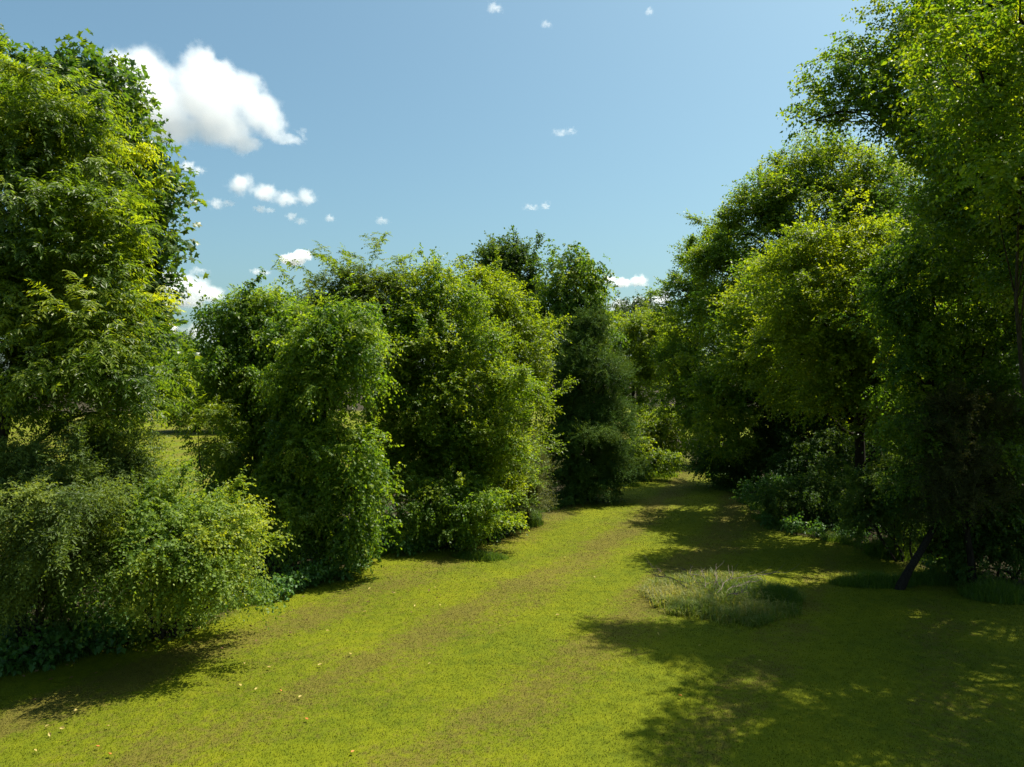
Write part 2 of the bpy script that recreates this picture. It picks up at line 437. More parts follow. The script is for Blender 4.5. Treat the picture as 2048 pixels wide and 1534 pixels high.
def grass_color(nt, pos):
    """mown lawn: green with bands of brown dry clippings along the mower's run, in metres on the ground"""
    L = nt.links.new
    sp = N(nt, 'ShaderNodeSeparateXYZ'); L(pos, sp.inputs[0])
    def mth(op, a, b=None, c=None):
        m = N(nt, 'ShaderNodeMath', operation=op)
        for q, v in enumerate((a, b, c)):
            if v is None: continue
            if isinstance(v, (int, float)): m.inputs[q].default_value = v
            else: L(v, m.inputs[q])
        return m.outputs[0]
    y = sp.outputs[1]
    fy = mth('ADD', mth('MULTIPLY', y, .7532), mth('MULTIPLY', mth('MULTIPLY', y, y), -.004645))
    u = mth('SUBTRACT', mth('ADD', sp.outputs[0], 14.448), fy)
    cb = N(nt, 'ShaderNodeCombineXYZ'); L(u, cb.inputs[0]); L(mth('MULTIPLY', y, .07), cb.inputs[1])
    nb = N(nt, 'ShaderNodeTexNoise'); nb.inputs['Scale'].default_value = .55; nb.inputs['Detail'].default_value = 3; L(cb.outputs[0], nb.inputs[0])
    band = mth('SINE', mth('ADD', mth('MULTIPLY', u, 1.46), mth('ADD', mth('MULTIPLY', nb.outputs[0], 2.4), -.36)))
    fr_ = N(nt, 'ShaderNodeMapRange', interpolation_type='SMOOTHSTEP'); L(u, fr_.inputs[0])
    fr_.inputs[1].default_value = 6.0; fr_.inputs[2].default_value = 8.0; fr_.inputs[3].default_value = 0; fr_.inputs[4].default_value = -.16
    n1 = N(nt, 'ShaderNodeTexNoise'); n1.inputs['Scale'].default_value = .7; n1.inputs['Detail'].default_value = 5; L(pos, n1.inputs[0])
    n2 = N(nt, 'ShaderNodeTexNoise'); n2.inputs['Scale'].default_value = 6.5; n2.inputs['Detail'].default_value = 5; n2.inputs['Roughness'].default_value = .78; L(pos, n2.inputs[0])
    n3 = N(nt, 'ShaderNodeTexNoise'); n3.inputs['Scale'].default_value = 60; n3.inputs['Detail'].default_value = 3; L(pos, n3.inputs[0])
    br = mth('ADD', mth('MULTIPLY', nb.outputs[0], .8), mth('ADD', mth('MULTIPLY', band, .14), fr_.outputs[0]))
    br = mth('ADD', br, mth('MULTIPLY', n1.outputs[0], .55))
    br = mth('ADD', br, mth('MULTIPLY', n2.outputs[0], 1.15))
    r = N(nt, 'ShaderNodeMapRange', interpolation_type='SMOOTHSTEP'); L(br, r.inputs[0])
    r.inputs[1].default_value = 1.14; r.inputs[2].default_value = 1.48
    gr = ramp(nt, [(.15, (.050, .074, .003)), (.5, (.104, .122, .003)), (.85, (.160, .164, .004))])
    n4 = N(nt, 'ShaderNodeTexNoise'); n4.inputs['Scale'].default_value = 3.2; n4.inputs['Detail'].default_value = 6; n4.inputs['Roughness'].default_value = .7; L(pos, n4.inputs[0])
    n5 = N(nt, 'ShaderNodeTexNoise'); n5.inputs['Scale'].default_value = .33; n5.inputs['Detail'].default_value = 3; L(pos, n5.inputs[0])
    tone = mth('ADD', mth('MULTIPLY', n3.outputs[0], .35), mth('ADD', mth('MULTIPLY', n4.outputs[0], .85), mth('MULTIPLY', n5.outputs[0], .7)))
    L(mth('SUBTRACT', tone, .49), gr.inputs[0])
    bc = ramp(nt, [(.3, (.050, .036, .010)), (.7, (.135, .098, .028))]); L(n3.outputs[0], bc.inputs[0])
    mx = N(nt, 'ShaderNodeMix', data_type='RGBA'); L(r.outputs[0], mx.inputs[0])
    fm = mth('MULTIPLY', r.outputs[0], .62); L(fm, mx.inputs[0])
    L(gr.outputs[0], mx.inputs[6]); L(bc.outputs[0], mx.inputs[7])
    return mx.outputs[2], n3.outputs[0], mth

m, nt, out = new_mat('lawn_and_litter'); L = nt.links.new
geo = N(nt, 'ShaderNodeNewGeometry')
gc, n3, mth = grass_color(nt, geo.outputs['Position'])
at = N(nt, 'ShaderNodeAttribute', attribute_name='litter')
nl_ = N(nt, 'ShaderNodeTexNoise'); nl_.inputs['Scale'].default_value = 1.6; nl_.inputs['Detail'].default_value = 6; L(geo.outputs['Position'], nl_.inputs[0])
lf = N(nt, 'ShaderNodeMapRange'); L(mth('ADD', at.outputs['Fac'], mth('MULTIPLY', mth('SUBTRACT', nl_.outputs[0], .5), 1.3)), lf.inputs[0])
lf.inputs[1].default_value = .35; lf.inputs[2].default_value = .75
lc = ramp(nt, [(.3, (.016, .014, .007)), (.7, (.050, .040, .018))]); L(n3, lc.inputs[0])
mx = N(nt, 'ShaderNodeMix', data_type='RGBA'); L(lf.outputs[0], mx.inputs[0]); L(gc, mx.inputs[6]); L(lc.outputs[0], mx.inputs[7])
b = N(nt, 'ShaderNodeBsdfPrincipled'); b.inputs['Roughness'].default_value = .9; b.inputs['Specular IOR Level'].default_value = .1
L(mx.outputs[2], b.inputs['Base Color'])
nb = N(nt, 'ShaderNodeTexNoise'); nb.inputs['Scale'].default_value = 55; nb.inputs['Detail'].default_value = 5; L(geo.outputs['Position'], nb.inputs[0])
bp = N(nt, 'ShaderNodeBump'); bp.inputs['Strength'].default_value = .7; bp.inputs['Distance'].default_value = .03
L(nb.outputs[0], bp.inputs['Height']); L(bp.outputs[0], b.inputs['Normal']); L(b.outputs[0], out.inputs[0])
M['ground'] = m
gm = mesh_from('ground', V, Lp, np.arange(len(Lp))*4, smooth=True)
el, er = lawn_edges(V[:, 1])
lit = np.clip(np.maximum(el-V[:, 0], V[:, 0]-er)/1.5+.72, 0, 1)
lit[(V[:, 0] < el-14)] = 0; lit[V[:, 1] > 75] = 0; lit[np.hypot(V[:, 0], V[:, 1]) > 170] = 1
a = gm.attributes.new('litter', 'FLOAT', 'POINT'); a.data.foreach_set('value', lit.astype(np.float32))
tag(obj('ground', gm, M['ground']), kind='structure')

# mown grass blades
m, nt, out = new_mat('mown_grass_blade'); L = nt.links.new
geo = N(nt, 'ShaderNodeNewGeometry')
gc, n3, mth = grass_color(nt, geo.outputs['Position'])
at = N(nt, 'ShaderNodeAttribute', attribute_name='tint')
sc_ = N(nt, 'ShaderNodeVectorMath', operation='SCALE'); L(gc, sc_.inputs[0]); L(mth('ADD', mth('MULTIPLY', at.outputs['Fac'], .7), .75), sc_.inputs[3])
b = N(nt, 'ShaderNodeBsdfPrincipled'); b.inputs['Roughness'].default_value = .6; b.inputs['Specular IOR Level'].default_value = .12
t = N(nt, 'ShaderNodeBsdfTranslucent'); L(sc_.outputs[0], b.inputs['Base Color']); L(sc_.outputs[0], t.inputs[0])
mx = N(nt, 'ShaderNodeMixShader'); mx.inputs[0].default_value = .35; L(b.outputs[0], mx.inputs[1]); L(t.outputs[0], mx.inputs[2]); L(mx.outputs[0], out.inputs[0])
M['blade'] = m
cxs, cys, hs, ws = [], [], [], []
for y0, y1, dens, bw in ((5.5, 9.5, 1100, .009), (9.5, 16, 1500, .009), (16, 22, 900, .012), (22, 32, 450, .018), (32, 52, 160, .03)):
    x0, x1 = -y1*.74-2.5, y1*.74+2.5
    n = int((x1-x0)*(y1-y0)*dens)
    x = rng.uniform(x0, x1, n); y = rng.uniform(y0, y1, n)
    a_, b_ = lawn_edges(y)
    k = (x > a_-.1) & (x < np.minimum(b_, y*.74+2.5))
    x, y = x[k], y[k]
    cxs.append(x); cys.append(y); hs.append(rng.uniform(.02, .065, len(x))); ws.append(np.full(len(x), bw))
g = blades(np.concatenate(cxs), np.concatenate(cys), np.concatenate(hs), np.concatenate(ws), .9, .35, .25)
tag(obj('lawn_grass', mesh_from('lawn_grass', *g), M['blade']), 'short mown yellow green grass covering the whole lawn', 'grass', kind='stuff')

def B(px, d): return ((px-1024)/F*d, d)
def lobes_at(d, rows):
    """rows: (px, py, rx, ry[, extra metres of depth])"""
    return [lobe(r[0], r[1], r[2], r[3], d+(r[4] if len(r) > 4 else 0)) for r in rows]

# ------------------------------------------------------------------ left edge
tree('walnut_tree', 'tall feathery leaved tree with yellow green tips filling the left edge of the photo', 'tree', B(-30, 17.2),
     lobes_at(16.5, [(-20, 240, 120, 115), (85, 250, 100, 100), (110, 350, 120, 100, .6), (30, 430, 150, 130, -.3), (190, 440, 85, 75, -.2), (170, 560, 105, 90, -.5),
                     (60, 640, 160, 130), (225, 640, 90, 80, -.2), (180, 740, 110, 90, -.4), (60, 800, 140, 110, .3), (255, 760, 55, 70, 0), (-60, 600, 120, 200), (235, 830, 50, 45, .2)]),
     'walnut', 'walnut', r0=.22, lai=1.75, clump=.55, tint=.36, ctint=.2, up=.25, frac=.25)
tree('sycamore_tree', 'tall dark star leaved tree behind the feathery tree at the left edge', 'tree', B(190, 21.5),
     lobes_at(21, [(140, 165, 75, 55), (215, 205, 60, 70), (90, 205, 65, 65), (180, 270, 100, 100), (255, 320, 45, 60), (300, 308, 22, 14, -.3), (225, 400, 90, 80), (310, 390, 42, 42, -.3),
                   (260, 470, 60, 60), (325, 490, 30, 32, -.2), (250, 570, 75, 70), (310, 570, 22, 40), (260, 665, 85, 65), (310, 660, 40, 45, -.3), (150, 600, 120, 130, .8)]),
     'sycamore', 'sycamore', r0=.2, bark='barkpale', lai=3.3, clump=.6, tint=.5, ctint=.18, up=.2, frac=.35, shoot=.04, ztop=P(0, 118, 21)[2])
shrub('olive_shrub', 'big grey green shrub under the feathery tree at the left edge', B(60, 16.6),
      lobes_at(16.2, [(40, 960, 130, 90, -.3), (130, 1040, 110, 95, -1.5), (10, 1090, 100, 110, -.9), (110, 1120, 100, 80, -1.3), (210, 960, 95, 75, .6), (60, 1180, 90, 70, .4)]),
      'olive', 'olive', lai=1.9, clump=.45, tint=.4, ctint=.2, up=.1, drape=.3)
shrub('honeysuckle_bush', 'rounded yellow green bush with yellowing leaves at the left lawn edge', B(350, 17.7),
      lobes_at(17.6, [(235, 945, 75, 55, .5), (390, 1050, 85, 70, -1.4), (320, 1075, 110, 90, -2.1), (435, 1100, 62, 80, -1.5), (250, 1010, 90, 80, .2), (400, 1140, 90, 65, -1.8), (290, 1150, 100, 70, -1.7), (445, 1165, 40, 40), (310, 1225, 90, 45)]),
      'honey', 'honey', lai=1.8, clump=.42, tint=.38, ctint=.2, up=.15, drape=.35)

# ------------------------------------------------------------------ middle mass of trees, left of the mown path
tree('vine_covered_tree', 'vine covered round tree with a two humped top left of the middle thicket', 'tree', B(545, 26.5),
     lobes_at(26, [(478, 632, 46, 42), (462, 690, 38, 42), (550, 640, 66, 48), (590, 690, 60, 50), (490, 720, 85, 65), (455, 780, 38, 55, .3), (560, 770, 100, 70, -.2), (480, 830, 70, 60), (600, 850, 80, 70),
                   (500, 920, 85, 70), (450, 985, 50, 50), (560, 980, 85, 80, -.2), (520, 1060, 70, 45)]),
     'vine', 'vine', r0=.2, bark='barkdark', lai=1.7, clump=.6, tint=.42, ctint=.17, up=.05, drape=.3,
     extra=[crown(lobes_at(25.6, [(480, 620, 40, 30), (560, 620, 60, 30), (600, 690, 50, 40), (520, 730, 60, 40), (470, 900, 50, 50), (590, 860, 60, 50)]), 'walnut', lai=.9, clump=.5, tint=.55)[0]]+curtain(P(460, 700, 25.8), 1.2, 1.0, P(0, 610, 25.8)[2], P(0, 840, 25.8)[2], 34)+curtain(P(560, 800, 25.8), 1.7, 1.2, P(0, 700, 26)[2], P(0, 1060, 26)[2], 44))
tree('vine_draped_tree', 'leaning tree draped with hanging vine curtains beside the lawn in the middle thicket', 'tree', B(650, 24),
     lobes_at(23.2, [(690, 650, 62, 38), (655, 690, 60, 45), (725, 690, 48, 45), (680, 740, 70, 55), (630, 790, 65, 60, .6), (610, 730, 50, 45, .4), (590, 830, 60, 60, .6), (625, 900, 60, 45, .5), (710, 890, 42, 32, -.5), (640, 980, 75, 70, .4),
                     (735, 980, 34, 60, -.5), (600, 1070, 70, 60), (710, 1070, 50, 45, -.5), (560, 1000, 60, 70, .3)]),
     'vine', 'vine', r0=.17, bark='barkdark', lai=1.5, clump=.5, tint=.45, ctint=.2, up=.1, drape=.3, shoot=.3,
     extra=[crown(lobes_at(22.8, [(690, 640, 55, 30), (640, 690, 50, 40), (720, 700, 45, 40), (620, 890, 60, 35), (715, 890, 45, 30), (600, 1010, 60, 60), (660, 780, 60, 50)]), 'walnut', lai=.9, clump=.45, tint=.6)[0]]+curtain(P(712, 740, 23.0), .75, .8, P(0, 690, 23)[2], P(0, 810, 23)[2], 22)+curtain(P(705, 1000, 22.6), .85, .8, P(0, 900, 23)[2], P(0, 1110, 23)[2], 36), group=None)

# sparse feathery tree with long shoots against the sky
lb = lobes_at(29, [(700, 572, 45, 28), (800, 570, 38, 28), (645, 580, 32, 26), (650, 615, 55, 40), (720, 620, 75, 45), (790, 615, 60, 50), (748, 568, 48, 30), (690, 650, 70, 50), (800, 650, 70, 50), (620, 640, 45, 40)])
shoots = []
for (x0, y0, x1, y1) in ((640, 560, 560, 515), (660, 545, 640, 487), (760, 520, 738, 470), (745, 510, 770, 467), (700, 530, 690, 500), (810, 560, 848, 535), (830, 560, 868, 520), (600, 590, 552, 528), (780, 530, 822, 510), (670, 520, 625, 505), (590, 620, 545, 585), (720, 560, 715, 505), (690, 560, 655, 520), (800, 560, 795, 515), (840, 580, 890, 545)):
    a_, b_ = P(x0, y0, 29+rng.normal(0, .7)), P(x1, y1, 29+rng.normal(0, .7))
    k = 26; ln_ = wander(a_, b_, k, .02, .04)
    d_ = np.gradient(ln_, axis=0); sg = np.where(np.arange(k) % 2, 1., -1.)[:, None]
    dd = nrm(d_)*.7+nrm(np.cross(d_, np.array([0, .5, .85])))*sg+rng.normal(0, .25, (k, 3))
    shoots.append(sprays(ln_, dd, rng.uniform(.26, .40, k), rng.uniform(.15, .4, k), 11, .10, .055, 'kite', np.full(k, .45), True, tip=.1, leafdroop=.2))
tree('locust_tree', 'airy feathery tree with long arching shoots rising against the sky above the thicket', 'tree', B(735, 30), lb,
     'locust', 'locust', r0=.16, lai=1.3, clump=.55, tint=.45, ctint=.16, up=.35, frac=.6, extra=shoots, shoot=.1, shell=(.4, 1.02))
tree('hackberry_tree', 'broad mid green tree in the centre of the thicket beside the path', 'tree', B(850, 29),
     lobes_at(28.3, [(868, 570, 26, 42), (840, 600, 30, 30), (900, 610, 50, 45), (820, 660, 70, 55), (770, 700, 50, 50, .5), (770, 830, 50, 60, .6), (760, 930, 45, 60, .6), (905, 690, 75, 60), (800, 740, 80, 70), (890, 770, 85, 65, -.3), (965, 770, 70, 65, -.3), (820, 830, 85, 70), (910, 860, 85, 65, -.3),
                     (985, 850, 65, 60), (830, 930, 85, 65), (920, 950, 80, 55), (990, 905, 60, 50, -.2), (940, 1010, 80, 45)]),
     'elm', 'elm', r0=.2, bark='barkdark', lai=1.7, clump=.6, tint=.55, ctint=.16, frac=.35)
tree('elm_tree', 'pale yellow green tree standing just behind the centre tree of the thicket', 'tree', B(990, 33.5),
     lobes_at(33, [(950, 580, 48, 48), (990, 610, 50, 48), (940, 640, 60, 50), (1010, 670, 65, 50), (1055, 675, 45, 40), (970, 720, 70, 55), (1050, 730, 45, 50), (1020, 800, 60, 60), (1050, 770, 35, 35), (1030, 870, 50, 50)]),
     'elm', 'elm_yel', r0=.19, lai=1.6, clump=.6, tint=.4, ctint=.16, frac=.35, scale=1.1)
tree('oak_tree', 'dark green tree with a forked crown rising behind the pale tree', 'tree', B(1015, 46),
     lobes_at(45.5, [(982, 520, 20, 28), (1025, 515, 26, 26), (990, 560, 36, 45), (1040, 545, 30, 40), (1020, 600, 50, 45), (1060, 600, 22, 35), (1030, 660, 50, 50)]),
     'elm', 'dark', r0=.25, lai=2.6, clump=.7, tint=.6, ctint=.14, scale=1.6, frac=.3)
tree('vine_topped_cedar', 'narrow tall tree with a rounded vine covered top beside the dark cedar', 'tree', B(1150, 40),
     lobes_at(39.5, [(1150, 530, 40, 28), (1160, 575, 52, 45), (1120, 570, 25, 30), (1165, 620, 50, 40), (1095, 610, 30, 45), (1120, 650, 55, 45), (1180, 660, 35, 40), (1140, 720, 55, 55), (1110, 800, 55, 60), (1150, 870, 60, 60), (1110, 920, 55, 50)]),
     'vine', 'elm', r0=.24, bark='barkdark', lai=1.6, clump=.65, tint=.35, ctint=.17, scale=1.3, drape=.3, frac=.4)
cl = []
for i in range(13):
    t = i/12; y = 640+t*315; hw = 20+70*t**.7*(1-.25*max(0, t-.7)/.3)
    for s in (-1, 0, 1):
        cl.append((1182+s*hw*.62+rng.normal(0, 8), y+rng.normal(0, 8), hw*.5, 16, rng.normal(0, .8)))
cl += [(1120, 965, 40, 22), (1180, 975, 50, 20), (1240, 962, 40, 20), (1150, 985, 40, 14, -.5)]
tree('cedar_tree', 'dark fine textured cedar with level branches beside the end of the path', 'tree', B(1182, 38), lobes_at(37.5, cl),
     'cedar', 'cedar', r0=.2, bark='barkdark', lai=1.5, clump=.45, tint=.5, ctint=.15, scale=1.35, up=.15, frac=.3)
shrub('thicket_shrub', 'leafy green shrub at the foot of the centre tree', B(890, 27),
      lobes_at(26.4, [(860, 1000, 65, 50), (930, 1010, 65, 50), (880, 1050, 80, 35), (960, 1045, 50, 32), (830, 1050, 45, 35)]), 'vine', 'vine', lai=1.8, clump=.4, tint=.45, ctint=.18, scale=.8)
shrub('privet_shrub', 'upright pale green shrub on the right side of the centre tree', B(985, 30.5),
      lobes_at(30, [(975, 890, 55, 40), (950, 940, 60, 50), (1010, 940, 55, 50), (985, 1000, 65, 45)]), 'elm', 'honey', lai=1.7, clump=.4, tint=.3, ctint=.16, scale=.9)
shrub('groundsel_bush', 'grey green wispy shrub at the right tip of the thicket above the lawn', B(1040, 32),
      lobes_at(31.6, [(1035, 910, 42, 40), (1060, 950, 34, 45), (1025, 970, 45, 45), (1055, 1000, 40, 28), (1020, 1010, 40, 25)]), 'willow', 'willow', lai=1.5, clump=.35, tint=.5, ctint=.14, scale=1.1, up=.6)

# ------------------------------------------------------------------ end of the path
shrub('path_end_shrub', 'bright green bank of low bushes left of the path end', B(1265, 46.5),
      lobes_at(46, [(1215, 935, 30, 26), (1255, 905, 28, 26), (1275, 930, 38, 22), (1315, 928, 30, 20), (1225, 960, 25, 14), (1338, 920, 14, 16)]), 'vine', 'elm_yel', lai=1.7, clump=.45, tint=.35, ctint=.18, scale=1.2)
shrub('vine_mound', 'tall mound of vines with a sunlit yellow green top beyond the path end', B(1330, 57),
      lobes_at(56.5, [(1305, 868, 36, 38), (1335, 885, 32, 42), (1345, 845, 40, 14), (1375, 850, 30, 18), (1300, 905, 30, 30)]), 'vine', 'elm_yel', lai=1.7, clump=.5, tint=.3, ctint=.22, scale=1.4)
tree('ash_tree', 'bright green tree in the gap beyond the cedar', 'tree', B(1265, 62),
     lobes_at(61, [(1245, 660, 36, 26), (1285, 665, 35, 28), (1320, 670, 30, 30), (1255, 710, 50, 38), (1310, 720, 42, 38), (1275, 765, 50, 38), (1250, 810, 45, 35), (1290, 640, 18, 18)]),
     'elm', 'elm_yel', r0=.25, lai=1.5, clump=.7, tint=.35, ctint=.15, scale=1.7, frac=.25)
tree('round_oak', 'distant dark round topped tree seen in the gap under the clouds', 'tree', B(1280, 112),
     lobes_at(110, [(1275, 625, 38, 22), (1250, 640, 26, 20), (1310, 645, 28, 22), (1290, 610, 14, 10), (1275, 680, 50, 40), (1290, 740, 45, 40)]),
     'elm', 'far', r0=.45, lai=1.5, clump=1.3, tint=.4, scale=3.4, frac=.1)
for px, d, lab in ((1322, 96, 'shaded far tree with a dark trunk standing beyond the vine mound, left one'), (1358, 90, 'shaded far tree with a dark trunk standing beyond the vine mound, right one')):
    tree('meadow_tree', lab, 'tree', B(px, d),
         lobes_at(d, [(px-5, 680, 32, 25), (px+8, 720, 40, 32), (px-12, 745, 35, 28), (px+5, 775, 34, 18)]),
         'elm', 'far', r0=.4, bark='barkdark', lai=1.4, clump=1.1, tint=.35, scale=2.8, frac=.15, group='far trees beyond the path end')

# ------------------------------------------------------------------ far field on the left
for px, d, rows, lab in (
     (345, 120, [(335, 690, 20, 16), (362, 683, 16, 14), (350, 700, 30, 20), (380, 700, 16, 14)], 'distant dark tree top showing above the bright trees by the far field'),
     (262, 88, [(270, 760, 50, 50), (320, 740, 45, 35), (290, 810, 60, 40)], 'far field edge tree with a dark hollow under it, nearest the left'),
     (395, 92, [(350, 728, 45, 26), (400, 735, 50, 30), (370, 770, 55, 35), (410, 800, 55, 40), (350, 820, 40, 28)], 'bright green tree at the edge of the far field'),
     (470, 90, [(460, 730, 50, 35), (480, 780, 60, 45), (460, 830, 50, 30)], 'far field edge tree mostly hidden behind the two humped vine covered tree')):
    tree('field_tree', lab, 'tree', B(px, d), lobes_at(d, rows), 'elm', 'far' if d > 100 else 'elm', r0=.4, bark='barkdark', lai=1.5, clump=1.1, tint=.45, scale=2.8, frac=.15, group='trees along the far field')
tree('sassafras_sapling', 'thin feathery sapling leaning over the gap to the far field', 'sapling', B(420, 24),
     lobes_at(23.5, [(385, 815, 38, 16), (350, 822, 22, 10), (420, 840, 40, 25), (440, 900, 30, 30)]), 'walnut', 'walnut', r0=.05, lai=1.3, clump=.3, tint=.4, frac=.6)

# ------------------------------------------------------------------ right side woods
tree('tall_elm', 'tallest tree leaning in at the top right corner with a long bough over the lawn', 'tree', B(2190, 21.5),
     lobes_at(19.8, [(1860, 25, 70, 60), (1795, 70, 45, 40), (1740, 130, 70, 45, .6), (1695, 180, 55, 36, .5), (1672, 225, 46, 22, .3), (1612, 245, 20, 8, .2), (1760, 230, 80, 40), (1810, 160, 80, 70), (1900, 110, 90, 90), (2000, 60, 100, 110),
                   (1870, 250, 70, 55), (1950, 230, 85, 80), (2040, 220, 80, 90, -.5), (1930, 350, 80, 70), (2020, 370, 90, 90), (1840, 300, 40, 28), (1900, 440, 70, 60), (1990, 490, 90, 80), (2090, 120, 100, 150, 1), (2080, -60, 120, 100, 1), (1960, -60, 120, 80), (1960, 330, 60, 55, -1.5), (2040, 430, 90, 80, -2.), (1990, 250, 60, 50, -1.5), (2080, 560, 80, 90, -2), (2030, 100, 80, 80, -1.5), (1850, 90, 70, 60, 2), (1930, 180, 80, 70, 2.2), (1960, 140, 85, 75, -6.3), (1910, 50, 85, 70, -5), (2040, 40, 100, 90, -6.8), (1860, 170, 65, 55, -3.2), (1985, 250, 90, 70, -5.6), (2050, 340, 90, 80, -6.4), (1900, 270, 60, 45, -4)]),
     'elm', 'elm', r0=.34, bark='barkdark', lai=1.2, shoot=.16, clump=.5, tint=.46, ctint=.2, up=.15, drape=.15, frac=.45, shell=(.35, 1.05), top=P(2110, -60, 20.5))
tree('yellow_elm_bough', 'yellow green young tree poking in at the right edge', 'tree', B(2110, 15.5),
     lobes_at(15, [(2030, 205, 48, 45), (2060, 260, 60, 50), (2090, 330, 60, 60), (2100, 420, 60, 60)]), 'elm', 'elm_yel', r0=.1, lai=1.3, clump=.4, tint=.55, ctint=.12, frac=.5)
tree('arching_elm', 'broad arching tree whose sloping crown forms the skyline right of the path', 'tree', B(1735, 43),
     lobes_at(41.5, [(1640, 310, 50, 35), (1590, 345, 50, 38), (1700, 340, 60, 50), (1760, 370, 70, 45), (1540, 385, 55, 45), (1820, 420, 70, 55), (1630, 400, 85, 60), (1510, 430, 40, 50), (1720, 440, 100, 55), (1560, 470, 75, 60), (1460, 470, 40, 55),
                   (1480, 550, 75, 65), (1430, 540, 40, 45), (1560, 560, 80, 60, .8), (1440, 630, 70, 65), (1530, 660, 85, 70, .6), (1470, 730, 80, 65), (1440, 810, 70, 60), (1520, 800, 80, 70, .8), (1440, 880, 55, 45), (1590, 600, 60, 45, -8.5), (1555, 540, 50, 40, -8), (1500, 640, 50, 40, -8.5), (1540, 690, 60, 45, -9), (1490, 740, 45, 40, -9), (1650, 620, 60, 45, -9), (1590, 770, 55, 40, -9.5), (1520, 590, 50, 40, -6), (1600, 690, 60, 45, -6.2), (1465, 690, 50, 40, -6)]),
     'elm', 'elm', r0=.38, bark='barkdark', lai=1.45, shoot=.14, clump=.75, tint=.58, ctint=.17, scale=1.35, up=.2, frac=.4, top=P(1720, 380, 43))
tree('sunlit_maple', 'bright yellow green tree with a domed sunlit crown in front of the dark woods', 'tree', B(1730, 29.5),
     lobes_at(27, [(1640, 500, 75, 45), (1740, 485, 80, 42), (1590, 550, 60, 45), (1690, 560, 90, 50, -.5), (1790, 540, 60, 50), (1570, 620, 50, 45), (1640, 640, 80, 60, -.5), (1740, 640, 85, 60, -.4), (1600, 710, 70, 55), (1690, 730, 85, 60, -.4), (1780, 720, 75, 65),
                     (1740, 810, 80, 55), (1660, 800, 60, 45), (1800, 800, 60, 60), (1780, 880, 60, 45), (1600, 640, 60, 45, 2.6), (1545, 690, 45, 40, 3.2), (1670, 610, 70, 45, 3), (1575, 770, 50, 40, 3)]),
     'elm', 'elm_yel', r0=.26, bark='barkdark', lai=1.5, shoot=.14, clump=.6, tint=.45, ctint=.17, scale=1.1, up=.2, drape=.15, frac=.35)
tree('linden_tree', 'dense tree at the right corner of the path end, crown sloping down to the gap', 'tree', B(1405, 55),
     lobes_at(53.5, [(1400, 520, 32, 35), (1440, 480, 30, 45), (1365, 580, 32, 40), (1400, 610, 50, 45), (1345, 650, 28, 36), (1385, 690, 55, 45), (1350, 720, 32, 40), (1400, 760, 55, 45), (1365, 800, 32, 40), (1410, 840, 50, 42), (1400, 895, 40, 30), (1440, 920, 40, 26)]),
     'elm', 'elm', r0=.3, bark='barkdark', lai=1.6, clump=.8, tint=.5, ctint=.16, scale=1.55, frac=.3)
# deep shade inside the woods
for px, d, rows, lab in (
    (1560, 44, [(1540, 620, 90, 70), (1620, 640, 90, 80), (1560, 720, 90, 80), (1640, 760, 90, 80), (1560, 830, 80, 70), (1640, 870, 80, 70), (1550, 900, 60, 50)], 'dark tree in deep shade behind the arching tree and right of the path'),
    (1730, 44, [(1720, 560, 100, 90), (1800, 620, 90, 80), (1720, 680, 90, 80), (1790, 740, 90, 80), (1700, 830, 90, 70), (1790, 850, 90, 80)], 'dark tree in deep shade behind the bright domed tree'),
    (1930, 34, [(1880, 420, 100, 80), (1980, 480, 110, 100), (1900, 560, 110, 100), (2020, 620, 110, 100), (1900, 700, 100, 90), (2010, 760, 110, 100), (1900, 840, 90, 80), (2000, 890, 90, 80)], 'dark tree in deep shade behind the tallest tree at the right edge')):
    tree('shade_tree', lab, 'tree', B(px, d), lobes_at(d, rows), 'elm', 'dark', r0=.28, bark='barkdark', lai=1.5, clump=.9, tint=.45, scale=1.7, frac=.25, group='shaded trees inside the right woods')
tree('drooping_elm', 'dark low branched tree with glossy leaves under the tallest tree at the right edge', 'tree', B(1930, 23),
     lobes_at(22, [(1830, 490, 60, 50), (1810, 570, 60, 50), (1800, 650, 55, 50), (1880, 520, 80, 60), (1860, 600, 65, 55), (1930, 590, 80, 70), (1840, 690, 65, 55), (1930, 700, 95, 75), (2020, 680, 90, 90), (1850, 770, 70, 55), (1950, 810, 100, 70), (2040, 820, 80, 90), (1860, 850, 65, 55), (1950, 910, 90, 60), (2030, 940, 70, 70), (1850, 930, 60, 50), (1910, 990, 75, 50), (1995, 1020, 70, 55)]),
     'vine', 'vine', r0=.2, bark='barkdark', lai=1.3, clump=.5, tint=.3, ctint=.2, scale=.85, drape=.2, frac=.45, lean=np.array([-.6, 0, 0]))
cl = []
for i in range(8):
    y = 800+i*32
    for s in (-1, 0, 1): cl.append((1940+s*55+rng.normal(0, 12), y+rng.normal(0, 8), 48, 15, rng.normal(0, .5)))
tree('brown_cedar', 'brownish cedar with bare twiggy branches in the shade at the right edge', 'tree', B(1945, 21.5), lobes_at(21, cl), 'cedar', 'cedar_brown', r0=.12, bark='barkdark', lai=.7, clump=.4, tint=.45, up=.05, frac=.8)
